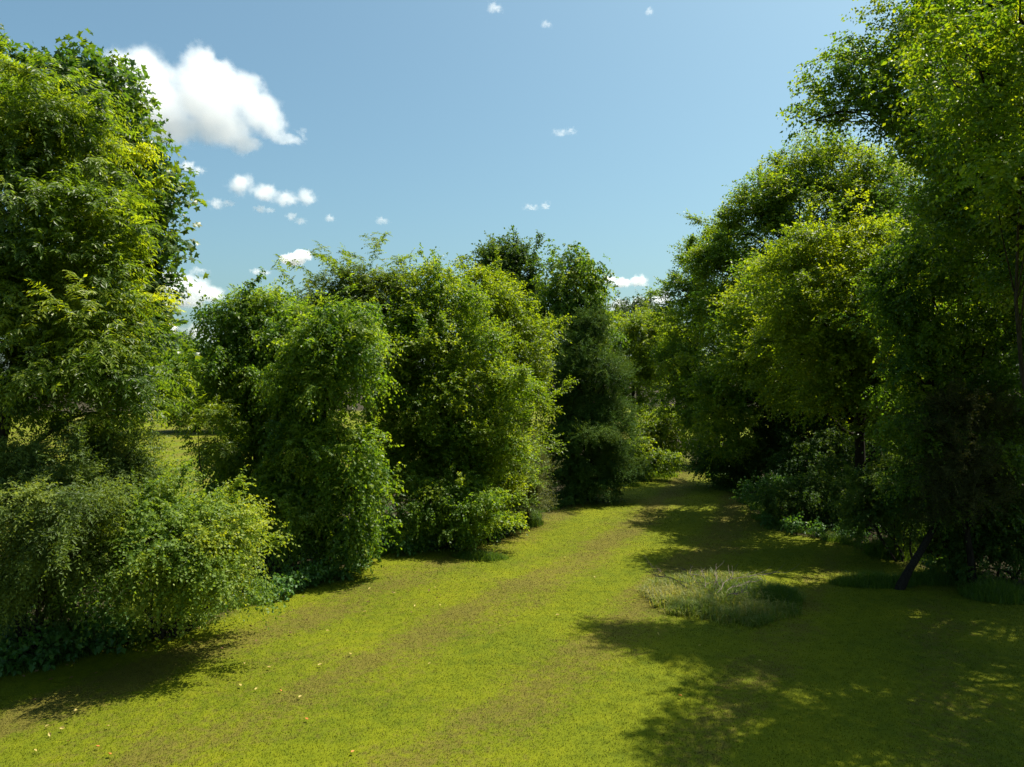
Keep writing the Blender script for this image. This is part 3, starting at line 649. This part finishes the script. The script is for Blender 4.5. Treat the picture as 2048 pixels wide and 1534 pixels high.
# leaning trunk on the lawn's right edge
pts = [(1795, 1172, 21.3), (1818, 1140, 21.4), (1843, 1100, 21.7), (1866, 1060, 22), (1880, 1015, 22.3), (1900, 950, 22.6), (1915, 880, 23)]
tp = np.array([P(*p) for p in pts]); tp[0, 2] = float(ground_z(tp[0, 0], tp[0, 1]))-.1
o = thing('leaning_tree', 'small dark tree with a leaning bare lower trunk at the right lawn edge', 'tree', (tp[0, 0], tp[0, 1], 0))
off = np.array([tp[0, 0], tp[0, 1], 0])
lbs = lobes_at(22.6, [(1900, 930, 60, 50), (1865, 990, 55, 40), (1940, 990, 60, 45), (1975, 1050, 55, 40), (1910, 1050, 45, 28), (1820, 1000, 50, 35)])
g, CP = crown(lbs, 'vine', lai=1.4, clump=.4, tint=.45, ctint=.2, scale=.75)
obj('crown', mesh_from('crown', g[0]-off, g[1], g[2], g[3]), M['dark'], o)
polys = [(tp, np.array([.15, .11, .10, .095, .085, .07, .05]))]
for li, (c, r) in enumerate(lbs):
    lbp = wander(tp[4+li % 3], c, 6, .05); polys.append((lbp, np.linspace(.05, .02, 6)))
    for l2, p in CP:
        if l2 == li:
            for q in p[rng.random(len(p)) < .4]: polys.append((wander(c, q, 4, .08), np.linspace(.015, .004, 4)))
v_, l_, s_ = tubes(polys, 8); obj('trunk', mesh_from('trunk', v_-off, l_, s_, smooth=True), M['barkdark'], o)
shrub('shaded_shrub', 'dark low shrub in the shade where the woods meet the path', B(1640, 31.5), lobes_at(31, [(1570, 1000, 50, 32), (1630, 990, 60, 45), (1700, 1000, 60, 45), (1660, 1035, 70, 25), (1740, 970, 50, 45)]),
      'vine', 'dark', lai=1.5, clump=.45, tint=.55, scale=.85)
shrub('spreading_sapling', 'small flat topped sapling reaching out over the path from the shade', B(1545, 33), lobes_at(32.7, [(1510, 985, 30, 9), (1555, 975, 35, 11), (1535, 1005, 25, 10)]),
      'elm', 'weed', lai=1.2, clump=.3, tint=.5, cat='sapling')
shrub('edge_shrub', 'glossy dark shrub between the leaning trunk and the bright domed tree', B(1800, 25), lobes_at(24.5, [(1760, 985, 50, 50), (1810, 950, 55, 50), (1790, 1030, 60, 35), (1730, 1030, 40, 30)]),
      'vine', 'dark', lai=1.5, clump=.4, tint=.7, ctint=.2, scale=.75)

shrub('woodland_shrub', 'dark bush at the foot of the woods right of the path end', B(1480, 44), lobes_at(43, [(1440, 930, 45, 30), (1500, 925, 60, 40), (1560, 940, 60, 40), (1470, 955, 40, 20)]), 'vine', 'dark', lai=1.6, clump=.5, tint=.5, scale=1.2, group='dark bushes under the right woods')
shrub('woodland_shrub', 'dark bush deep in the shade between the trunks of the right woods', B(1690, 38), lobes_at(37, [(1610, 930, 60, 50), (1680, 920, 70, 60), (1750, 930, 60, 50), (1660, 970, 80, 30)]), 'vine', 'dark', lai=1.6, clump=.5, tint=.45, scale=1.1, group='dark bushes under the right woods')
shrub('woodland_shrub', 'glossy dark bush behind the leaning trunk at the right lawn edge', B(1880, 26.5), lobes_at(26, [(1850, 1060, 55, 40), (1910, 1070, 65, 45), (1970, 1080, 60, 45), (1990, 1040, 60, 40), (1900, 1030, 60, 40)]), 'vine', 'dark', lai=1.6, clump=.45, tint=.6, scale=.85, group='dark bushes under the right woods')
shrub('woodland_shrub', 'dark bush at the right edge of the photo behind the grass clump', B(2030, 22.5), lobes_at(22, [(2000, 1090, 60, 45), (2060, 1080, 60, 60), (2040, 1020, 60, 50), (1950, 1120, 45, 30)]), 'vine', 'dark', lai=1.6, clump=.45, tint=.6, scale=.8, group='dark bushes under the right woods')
def lobes_xyz(rows): return [(np.array(r[:3], float), np.array([r[3], r[3], r[4]], float)) for r in rows]
tree('edge_elm', 'tree just outside the right edge that shades the lawn in the lower right corner', 'tree', (19, 15.5),
     lobes_xyz([(15.5, 17, 9.5, 2.3, 1.7), (17, 14.5, 11, 2.5, 2), (14.6, 14.6, 10.4, 2.0, 1.5), (15.5, 12.5, 10, 2.2, 1.6), (18.5, 17, 13, 3, 2.2), (17.5, 11.5, 8.5, 2.4, 1.8), (20, 13, 12, 3, 2.4), (16.5, 21.5, 8.5, 2.3, 2), (18, 23.5, 10.5, 2.6, 2.2), (15.8, 19.5, 10, 2., 1.6), (11.8, 13.2, 10, 2., 1.5), (13.2, 11.6, 9.5, 2., 1.5), (12.8, 15.5, 11.5, 2.2, 1.6), (14.5, 13, 12.5, 2.4, 1.8), (12.2, 11.5, 11.5, 1.8, 1.4)]),
     'elm', 'elm', r0=.3, bark='barkdark', lai=.85, clump=.55, tint=.5, up=.15, frac=.3, shell=(.35, 1.05))

# ------------------------------------------------------------------ grass island with dead brush
n = 17000
a_ = rng.uniform(0, 2*np.pi, n); r_ = rng.random(n)**.5
gx, gy = B(1440, 20.6)
r_ = r_*(1+.1*np.sin(a_*3+1)+.06*np.sin(a_*7))
cx_ = gx+np.cos(a_)*r_*2.1; cy_ = gy+np.sin(a_)*r_*2.3-.35*np.cos(a_)*r_
tq = rng.uniform(-1, 1, (170, 2)); tq = tq[np.hypot(tq[:, 0], tq[:, 1]) < 1]; pick = rng.integers(0, len(tq), n); half = rng.random(n) < .72
cx_ = np.where(half, gx+tq[pick, 0]*2.0+rng.normal(0, .10, n), cx_); cy_ = np.where(half, gy+tq[pick, 1]*2.3+rng.normal(0, .10, n), cy_)
tuft = rng.random(len(tq))[pick]
h_ = (.16+.30*tuft)*rng.uniform(.4, 1.4, n)*np.clip(1.5-.8*np.hypot((cx_-gx)/2.1, (cy_-gy)/2.3), .35, 1)
tn = .48+.3*np.sin(cx_*1.7)*np.cos(cy_*2.1)-.25*(cx_-gx)/2
o = thing('tall_grass_patch', 'unmown island of tall pale grass around a heap of dead branches on the lawn', 'grass patch', (gx, gy, 0)); off = np.array([gx, gy, 0])
g = blades(cx_, cy_, h_, np.full(n, .015), 1.2, tn+.25*(tuft-.5), .25); obj('blades', mesh_from('blades', g[0]-off, *g[1:]), M['lgrass'], o)
o = thing('brush_heap', 'heap of bare grey dead branches in the middle of the tall grass island', 'brush heap', (gx-.1, gy+.3, 0)); off = np.array([gx-.1, gy+.3, 0])
for nb_, (an, ln_, el_) in enumerate([(.4, 1.2, .4), (1.2, .9, .45), (2.0, 1.1, .4), (2.7, 1.3, .35), (3.4, 1.2, .5), (4.2, 1.0, .45), (5.0, 1.2, .6), (5.8, 1.5, .4), (1.6, 1.1, .45), (.9, 1.2, .4)]):
    polys = []
    s0 = np.array([gx-.1+rng.normal(0, .35), gy+.3+rng.normal(0, .3), .12]); e0 = s0+ln_*np.array([math.cos(an)*math.cos(el_), math.sin(an)*math.cos(el_), math.sin(el_)*.75])
    mn = wander(s0, e0, 8, .05); polys.append((mn, np.linspace(.014, .004, 8)))
    for q in range(9):
        st_ = mn[int(rng.integers(2, 8))]; polys.append((wander(st_, st_+(e0-s0)*.25+rng.normal(0, .2, 3)*ln_*.7, 5, .07), np.linspace(.009, .003, 5)))
    v_, l_, s_ = tubes(polys, 5); obj('branch', mesh_from('branch', v_-off, l_, s_), M['deadwood'], o)

# low tufts of unmown grass along the lawn edges
def grass_clump(label, px, d, rx, ry, n, h, tint=.5, mat='ggrass'):
    x, y = B(px, d); a = rng.uniform(0, 2*np.pi, n); r = rng.random(n)**.6
    o = thing('grass_clump', label, 'grass clump', (x, y, 0), 'unmown grass clumps')
    g = blades(x+np.cos(a)*r*rx, y+np.sin(a)*r*ry, h*rng.uniform(.5, 1.3, n)*(1.1-.6*r**2), np.full(n, .012*max(1, d/22)), .8, np.full(n, tint), .2)
    obj('blades', mesh_from('blades', g[0]-np.array([x, y, 0]), *g[1:]), M[mat], o)
grass_clump('low unmown grass clump on the lawn in front of the centre thicket', 960, 25.6, 1.0, .55, 1800, .28)
grass_clump('unmown grass clump at the foot of the grey green wispy shrub', 1045, 31.5, .9, .8, 1500, .5)
grass_clump('big rounded grass clump beside the leaning trunk', 1790, 25.6, 1.0, .8, 3000, .75)
grass_clump('long low grass clump around the foot of the leaning trunk', 1745, 21.8, 1.3, .5, 2600, .42)
grass_clump('grass clump behind the foot of the leaning trunk', 1850, 22.2, .9, .5, 1600, .42)
grass_clump('grass clump under the shrubs at the right edge of the photo', 1995, 20.6, 1.0, .7, 2200, .55)
grass_clump('bright grass fringe at the foot of the bank by the path end', 1235, 42.5, 1.3, .7, 1500, .5, .75)
grass_clump('bright grass fringe nearest the path end', 1300, 47.5, 1.8, .7, 1500, .5, .75)
grass_clump('dark green tuft on the right end of the tall grass island', 1560, 20.4, .55, .7, 1800, .5, .3)

# broadleaf weeds under the left shrubs: one plant, copied
def weed_plant():
    o = thing('weed_plant', 'dark green broadleaf weed under the grey green shrub at the left lawn edge', 'weed', (0, 0, 0), 'broadleaf weeds under the left shrubs')
    st, parts = [], []
    for k in range(7):
        a = rng.uniform(0, 6.28); t = rng.uniform(.15, .45); h = rng.uniform(.45, .85)
        p = wander(np.array([rng.normal(0, .06), rng.normal(0, .06), -.03]), np.array([math.cos(a)*t, math.sin(a)*t, h]), 7, .03)
        st.append((p, np.linspace(.008, .003, 7)))
        q = p[2:]; d_ = np.stack([np.cos(a+np.arange(5)*2.4), np.sin(a+np.arange(5)*2.4), np.full(5, .25)], 1)
        parts.append(sprays(q, d_, np.full(5, .22), np.full(5, .5), 5, .13, .095, 'kite', rng.uniform(.3, .7, 5), leafdroop=.35, flat=1.0))
    V, Lp, s_, t = merge(parts); obj('foliage', mesh_from('foliage', V, Lp, s_, t), M['weed'], o)
    V, Lp, s_ = tubes(st, 4); obj('stems', mesh_from('stems', V, Lp, s_), M['stem'], o)
    return o
wp = weed_plant(); first = True
for px, d in [(10, 15.9), (50, 15.5), (95, 15.8), (140, 16.0), (180, 16.3), (225, 16.5), (20, 16.6), (75, 16.7), (120, 17.0), (165, 17.2), (210, 17.3), (250, 17.1), (40, 17.5), (-10, 15.2), (5, 17.2), (240, 16.9)]:
    x, y = B(px, d); x += rng.normal(0, .08)
    loc = (x, y, float(ground_z(x, y))); rz = rng.uniform(0, 6.28); s = rng.uniform(.8, 1.25)
    if first: wp.location = loc; wp.rotation_euler.z = rz; first = False
    else: copy_tree(wp, loc, rz, s)
for px, d in [(560, 20.6), (590, 21.2), (540, 20.2), (625, 22.3), (575, 21.4)]:
    x, y = B(px, d)
    c = copy_tree(wp, (x, y, float(ground_z(x, y))), rng.uniform(0, 6.28), rng.uniform(.7, 1.), 'green broadleaf weed in the corner between the rounded bush and the vine draped tree')
    c['group'] = 'broadleaf weeds beside the rounded bush'

for grp, lab, rows in (
    ('broadleaf weeds along the thicket', 'dark green broadleaf weed at the foot of the vine draped tree', [(640, 22.0), (670, 22.4), (700, 22.9), (735, 23.6), (765, 24.3), (610, 21.7)]),
    ('broadleaf weeds by the centre tree', 'green broadleaf weed at the foot of the centre tree by the lawn', [(800, 25.4), (835, 26.0), (870, 26.4), (905, 26.9), (940, 27.6), (985, 28.6), (1010, 29.6)]),
    ('broadleaf weeds under the right woods', 'shaded broadleaf weed where the right woods meet the lawn', [(1540, 30.6), (1570, 29.8), (1605, 29.2), (1640, 28.6), (1675, 28.0), (1710, 27.4), (1870, 23), (1905, 22.4), (1940, 21.8)])):
    for px, d in rows:
        x, y = B(px, d); x += rng.normal(0, .12)
        c = copy_tree(wp, (x, y, float(ground_z(x, y))), rng.uniform(0, 6.28), rng.uniform(.7, 1.1), lab); c['group'] = grp

# fallen leaves on the lawn
def leaf_thing(mat, label, grp):
    k = 9; t = np.linspace(-1, 1, k)
    prof = np.array([(0, -.5), (.22, -.3), (.32, -.02), (.24, .25), (0, .55), (-.24, .25), (-.32, -.02), (-.22, -.3)])*.072
    bm = bmesh.new()
    c = bm.verts.new((0, 0, .012)); vs = [bm.verts.new((x, y, .02+abs(x)*.5+y*y*2)) for x, y in prof]
    for i in range(8): bm.faces.new((c, vs[i], vs[(i+1) % 8]))
    me = bpy.data.meshes.new('fallen_leaf'); bm.to_mesh(me); bm.free()
    sol = obj('fallen_leaf', me, mat); md = sol.modifiers.new('thickness', 'SOLIDIFY'); md.thickness = .002
    return tag(sol, label, 'fallen leaf', grp)
def plain(name, c1, c2):
    m = leaf_mat(name, c1, c1, c2, trans=.2, rough=.6); return m
fy = leaf_thing(plain('dry_yellow_leaf', (.42, .34, .10), (.48, .40, .14)), 'pale yellow fallen leaf lying flat on the sunlit lawn', 'pale fallen leaves')
fr = leaf_thing(plain('dry_orange_leaf', (.50, .20, .05), (.5, .2, .05)), 'orange brown fallen leaf lying on the lawn', 'orange fallen leaves')
yel = [(655, 1262), (640, 1333), (600, 1290), (490, 1332), (445, 1340), (512, 1385), (538, 1340), (480, 1378), (600, 1400), (95, 1452), (125, 1458), (135, 1485), (70, 1500), (100, 1468), (215, 1458), (150, 1424), (730, 1225), (712, 1265), (830, 1215), (870, 1180), (1115, 1238), (1010, 1185), (1068, 1075), (1190, 1150), (1215, 1200), (1270, 1200), (1253, 1203), (1260, 1110), (740, 1180), (790, 1190), (880, 1215), (955, 1122), (1130, 1110), (1400, 1300), (1315, 1275), (1520, 1330), (1700, 1390), (700, 1310), (860, 1330), (1000, 1260)]
org = [(195, 1498), (218, 1515), (560, 1388), (705, 1515), (613, 1447), (1360, 1410)]
fb = leaf_thing(plain('dry_brown_leaf', (.16, .09, .04), (.22, .13, .06)), 'dry brown fallen leaf on the bare edge of the lawn under the left bushes', 'brown fallen leaves')
brn = [(int(x_), int(1352-x_*.21+rng.normal(8, 22))) for x_ in rng.uniform(40, 900, 44)]
for k, (proto, pts_) in enumerate(((fy, yel), (fr, org), (fb, brn))):
    for i, (px, py) in enumerate(pts_):
        d = HC*F/(py-767); x, y = B(px, d)
        o = proto if i == 0 else proto.copy()
        if i: COL.objects.link(o)
        o.location = (x, y, float(ground_z(x, y))+.045); o.rotation_euler = (rng.normal(0, .3), rng.normal(0, .3), rng.uniform(0, 6.28)); s = rng.uniform(.75, 1.25); o.scale = (s, s, s)

# low ground cover and brambles under the woods, too many leaves to count
gp = []
for (x0, x1, y0, y1, dens) in ((-16, -2, 14, 36, 9), (9, 30, 19, 52, 7), (0, 12, 34, 60, 6)):
    n = int((x1-x0)*(y1-y0)*dens); x = rng.uniform(x0, x1, n); y = rng.uniform(y0, y1, n); a_, b_ = lawn_edges(y)
    k = ((x < a_-.5+rng.normal(0, .3, n)) | (x > b_+.7+rng.normal(0, .4, n))) & ~((x > 12) & (y < 18.5))
    x, y = x[k], y[k]; n = len(x)
    o_ = np.stack([x, y, ground_z(x, y)+rng.uniform(0, .25, n)], 1); d_ = rng.normal(0, .6, (n, 3))+UP
    gp.append(sprays(o_, d_, rng.uniform(.2, .6, n), rng.uniform(.2, .7, n), 8, .12, .07, 'kite', rng.uniform(.1, .6, n)))
V, Lp, st, t = merge(gp)
tag(obj('undergrowth', mesh_from('undergrowth', V, Lp, st, t), M['weed']), 'low leafy ground cover under the trees on both sides of the path', 'ground cover', kind='stuff')

n = 60000; y = 12+40*rng.random(n)**1.4; a_, b_ = lawn_edges(y); side = rng.random(n) < .55
off_ = -np.abs(rng.normal(0, .6, n))+.3+.4*np.sin(y*1.9)*np.sin(y*.71)
x = np.where(side, a_+off_, b_-off_)
hh = rng.uniform(.10, .42, n)*(.55+.45*np.sin(y*1.3+side*2)*np.sin(y*2.9))
ok = np.abs(x) < y*.76+.5; x, y, hh = x[ok], y[ok], np.abs(hh[ok])+.05
g = blades(x, y, hh, .011*np.maximum(1, y/20), .8, .45, .22)
tag(obj('edge_grass', mesh_from('edge_grass', *g), M['ggrass']), 'ragged fringe of longer unmown grass along both edges of the lawn', 'long grass', kind='stuff')

# ------------------------------------------------------------------ clouds: closed volumes far away
def cloud(label, rows, d, dens=.05, soft=.25, nscale=1., amp=1.):
    c0 = np.mean([P(r[0], r[1], d) for r in rows], 0)
    rad = [(P(r[0], r[1], d)-c0, np.array([r[2], (r[2]+r[3])*.5, r[3]])*d/F) for r in rows]
    R = float(np.mean([np.mean(r) for _, r in rad]))
    bm = bmesh.new()
    for c, r in rad:
        q = bmesh.ops.create_icosphere(bm, subdivisions=3, radius=1)
        for v in q['verts']: v.co = Vector(c+np.array(v.co)*(r*1.1+R*.3*amp))
    me = bpy.data.meshes.new('cloud'); bm.to_mesh(me); bm.free()
    o = obj('cloud', me)
    md = o.modifiers.new('union', 'REMESH'); md.mode = 'VOXEL'; md.voxel_size = R*.14
    ev = o.evaluated_get(bpy.context.evaluated_depsgraph_get()); me2 = bpy.data.meshes.new_from_object(ev)
    o.modifiers.clear(); o.data = me2; bpy.data.meshes.remove(me); me2.name = 'cloud'
    m, nt, out = new_mat('cloud_vapour'); L = nt.links.new
    tc = N(nt, 'ShaderNodeTexCoord')
    acc = None
    def vm(op, a, b=None):
        n = N(nt, 'ShaderNodeVectorMath', operation=op); L(a, n.inputs[0])
        if b is not None:
            if hasattr(b, 'links') or hasattr(b, 'is_linked'): L(b, n.inputs[1])
            else: n.inputs[1].default_value = b
        return n
    def noise(scale, det):
        n = N(nt, 'ShaderNodeTexNoise'); n.inputs['Scale'].default_value = scale; n.inputs['Detail'].default_value = det; n.inputs['Roughness'].default_value = .68
        L(tc.outputs['Object'], n.inputs[0]); return n
    n1 = noise(1.25*nscale/R, 10)
    s1 = vm('SUBTRACT', n1.outputs['Color'], (.5, .5, .5)); s1 = vm('MULTIPLY', s1.outputs[0], tuple([R*1.5*amp]*3))
    pos = vm('ADD', tc.outputs['Object'], s1.outputs[0])
    for c, r in rad:
        a = vm('SUBTRACT', pos.outputs[0], tuple(c)); a = vm('MULTIPLY', a.outputs[0], tuple(1/r)); a = vm('LENGTH', a.outputs[0])
        if acc is None: acc = a.outputs['Value']
        else:
            mn = N(nt, 'ShaderNodeMath', operation='SMOOTH_MIN'); mn.inputs[2].default_value = .15
            L(acc, mn.inputs[0]); L(a.outputs['Value'], mn.inputs[1]); acc = mn.outputs[0]
    mr = N(nt, 'ShaderNodeMapRange', interpolation_type='SMOOTHSTEP'); L(acc, mr.inputs[0])
    mr.inputs[1].default_value = 1.0; mr.inputs[2].default_value = 1.0-soft; mr.inputs[3].default_value = 0; mr.inputs[4].default_value = dens*60/R
    pv = N(nt, 'ShaderNodeVolumePrincipled'); pv.inputs['Color'].default_value = (.999, .999, .999, 1); pv.inputs['Anisotropy'].default_value = .2
    L(mr.outputs[0], pv.inputs['Density']); L(pv.outputs[0], out.inputs['Volume'])
    m.cycles.homogeneous_volume = False; m.cycles.volume_step_rate = .35
    me2.materials.clear(); me2.materials.append(m)
    o.location = c0
    return tag(o, label, 'cloud', 'cumulus clouds')
cloud('biggest white cumulus cloud, heaped beside the star leaved tree', [(245, 140, 42, 50), (290, 150, 60, 60), (310, 205, 80, 60), (400, 120, 36, 34), (450, 140, 26, 30), (415, 190, 85, 75), (490, 185, 42, 48), (520, 225, 52, 48), (440, 255, 75, 40), (545, 255, 36, 28), (485, 285, 42, 22), (345, 255, 70, 40), (575, 275, 32, 12), (605, 265, 10, 10)], 1200, dens=.015, soft=.5, amp=1.1)
cloud('long white cloud sloping down to the right under the biggest cloud', [(482, 368, 32, 24), (530, 385, 36, 18), (575, 398, 34, 15), (612, 394, 24, 18)], 1300, dens=.02, soft=.9, amp=1.4)
cloud('small flat puff of cloud directly under the biggest cloud', [(375, 332, 20, 12), (398, 341, 16, 8)], 1300, dens=0.0165, soft=1., amp=2.1)
cloud('faint ragged puff at the left end of the long sloping cloud', [(432, 408, 15, 14), (455, 405, 18, 7)], 1300, dens=0.0135, soft=1., amp=2.1)
cloud('faint small puff below the middle of the long sloping cloud', [(520, 418, 16, 8), (540, 420, 12, 6)], 1300, dens=0.0112, soft=1., amp=2.1)
cloud('faint ragged puff below the right end of the long sloping cloud', [(583, 432, 14, 9), (602, 442, 14, 7)], 1300, dens=0.0120, soft=1., amp=2.1)
cloud('tiny isolated puff right of the long sloping cloud', [(660, 436, 12, 8)], 1300, dens=0.0120, soft=1., amp=2.1)
cloud('low bank of cumulus behind the right edge of the star leaved tree', [(340, 566, 44, 32), (385, 574, 44, 28), (418, 588, 38, 22), (370, 602, 52, 17)], 2200, dens=.03, soft=.75, amp=1.3)
cloud('lowest cloud in the gap between the left trees', [(342, 655, 14, 16), (300, 660, 30, 16)], 2600, dens=.03)
cloud('faint low cloud above the distant dark tree top on the left', [(400, 662, 40, 17), (425, 672, 26, 12)], 2600, dens=0.0188, soft=1., amp=2.1)
cloud('thin flat cloud over the low bank of cumulus', [(398, 541, 26, 6)], 2200, dens=0.0112, soft=1., amp=2.1)
cloud('small flat puff left of the arching shoots', [(512, 543, 14, 7), (530, 545, 14, 6)], 2200, dens=0.0150, soft=1., amp=2.1)
cloud('cloud behind the arching shoots of the airy feathery tree', [(585, 520, 28, 13), (605, 510, 22, 12)], 2200, dens=.03)
cloud('flat bottomed white cloud over the gap at the path end', [(1218, 560, 18, 12), (1245, 565, 24, 11), (1278, 562, 22, 14)], 2400, dens=.03, soft=.75, amp=1.3)
cloud('low white cloud behind the distant dark round topped tree', [(1240, 612, 34, 13), (1285, 606, 30, 14), (1322, 598, 30, 20)], 2800, dens=.03, soft=.75, amp=1.3)
cloud('wispy streak of cloud high in the middle of the sky', [(1120, 266, 20, 6), (1142, 261, 15, 7)], 1300, dens=0.0090, soft=1., amp=2.1)
cloud('tiny bright puff in the sky above the narrow tall tree', [(1091, 411, 12, 8), (1062, 415, 20, 4)], 1500, dens=0.0120, soft=1., amp=2.1)
cloud('small puff at the top edge of the sky', [(990, 15, 20, 9)], 1200, dens=0.0120, soft=1., amp=2.1)
cloud('faint wisp just below the small puff at the top edge of the sky', [(1093, 48, 15, 6)], 1200, dens=0.0083, soft=1., amp=2.1)
cloud('tiny faint puff near the top of the sky on the right', [(1299, 22, 10, 9)], 1200, dens=0.0075, soft=1., amp=2.1)
cloud('faint wisp of cloud above the airy feathery tree', [(765, 441, 18, 7)], 1500, dens=0.0097, soft=1., amp=2.1)
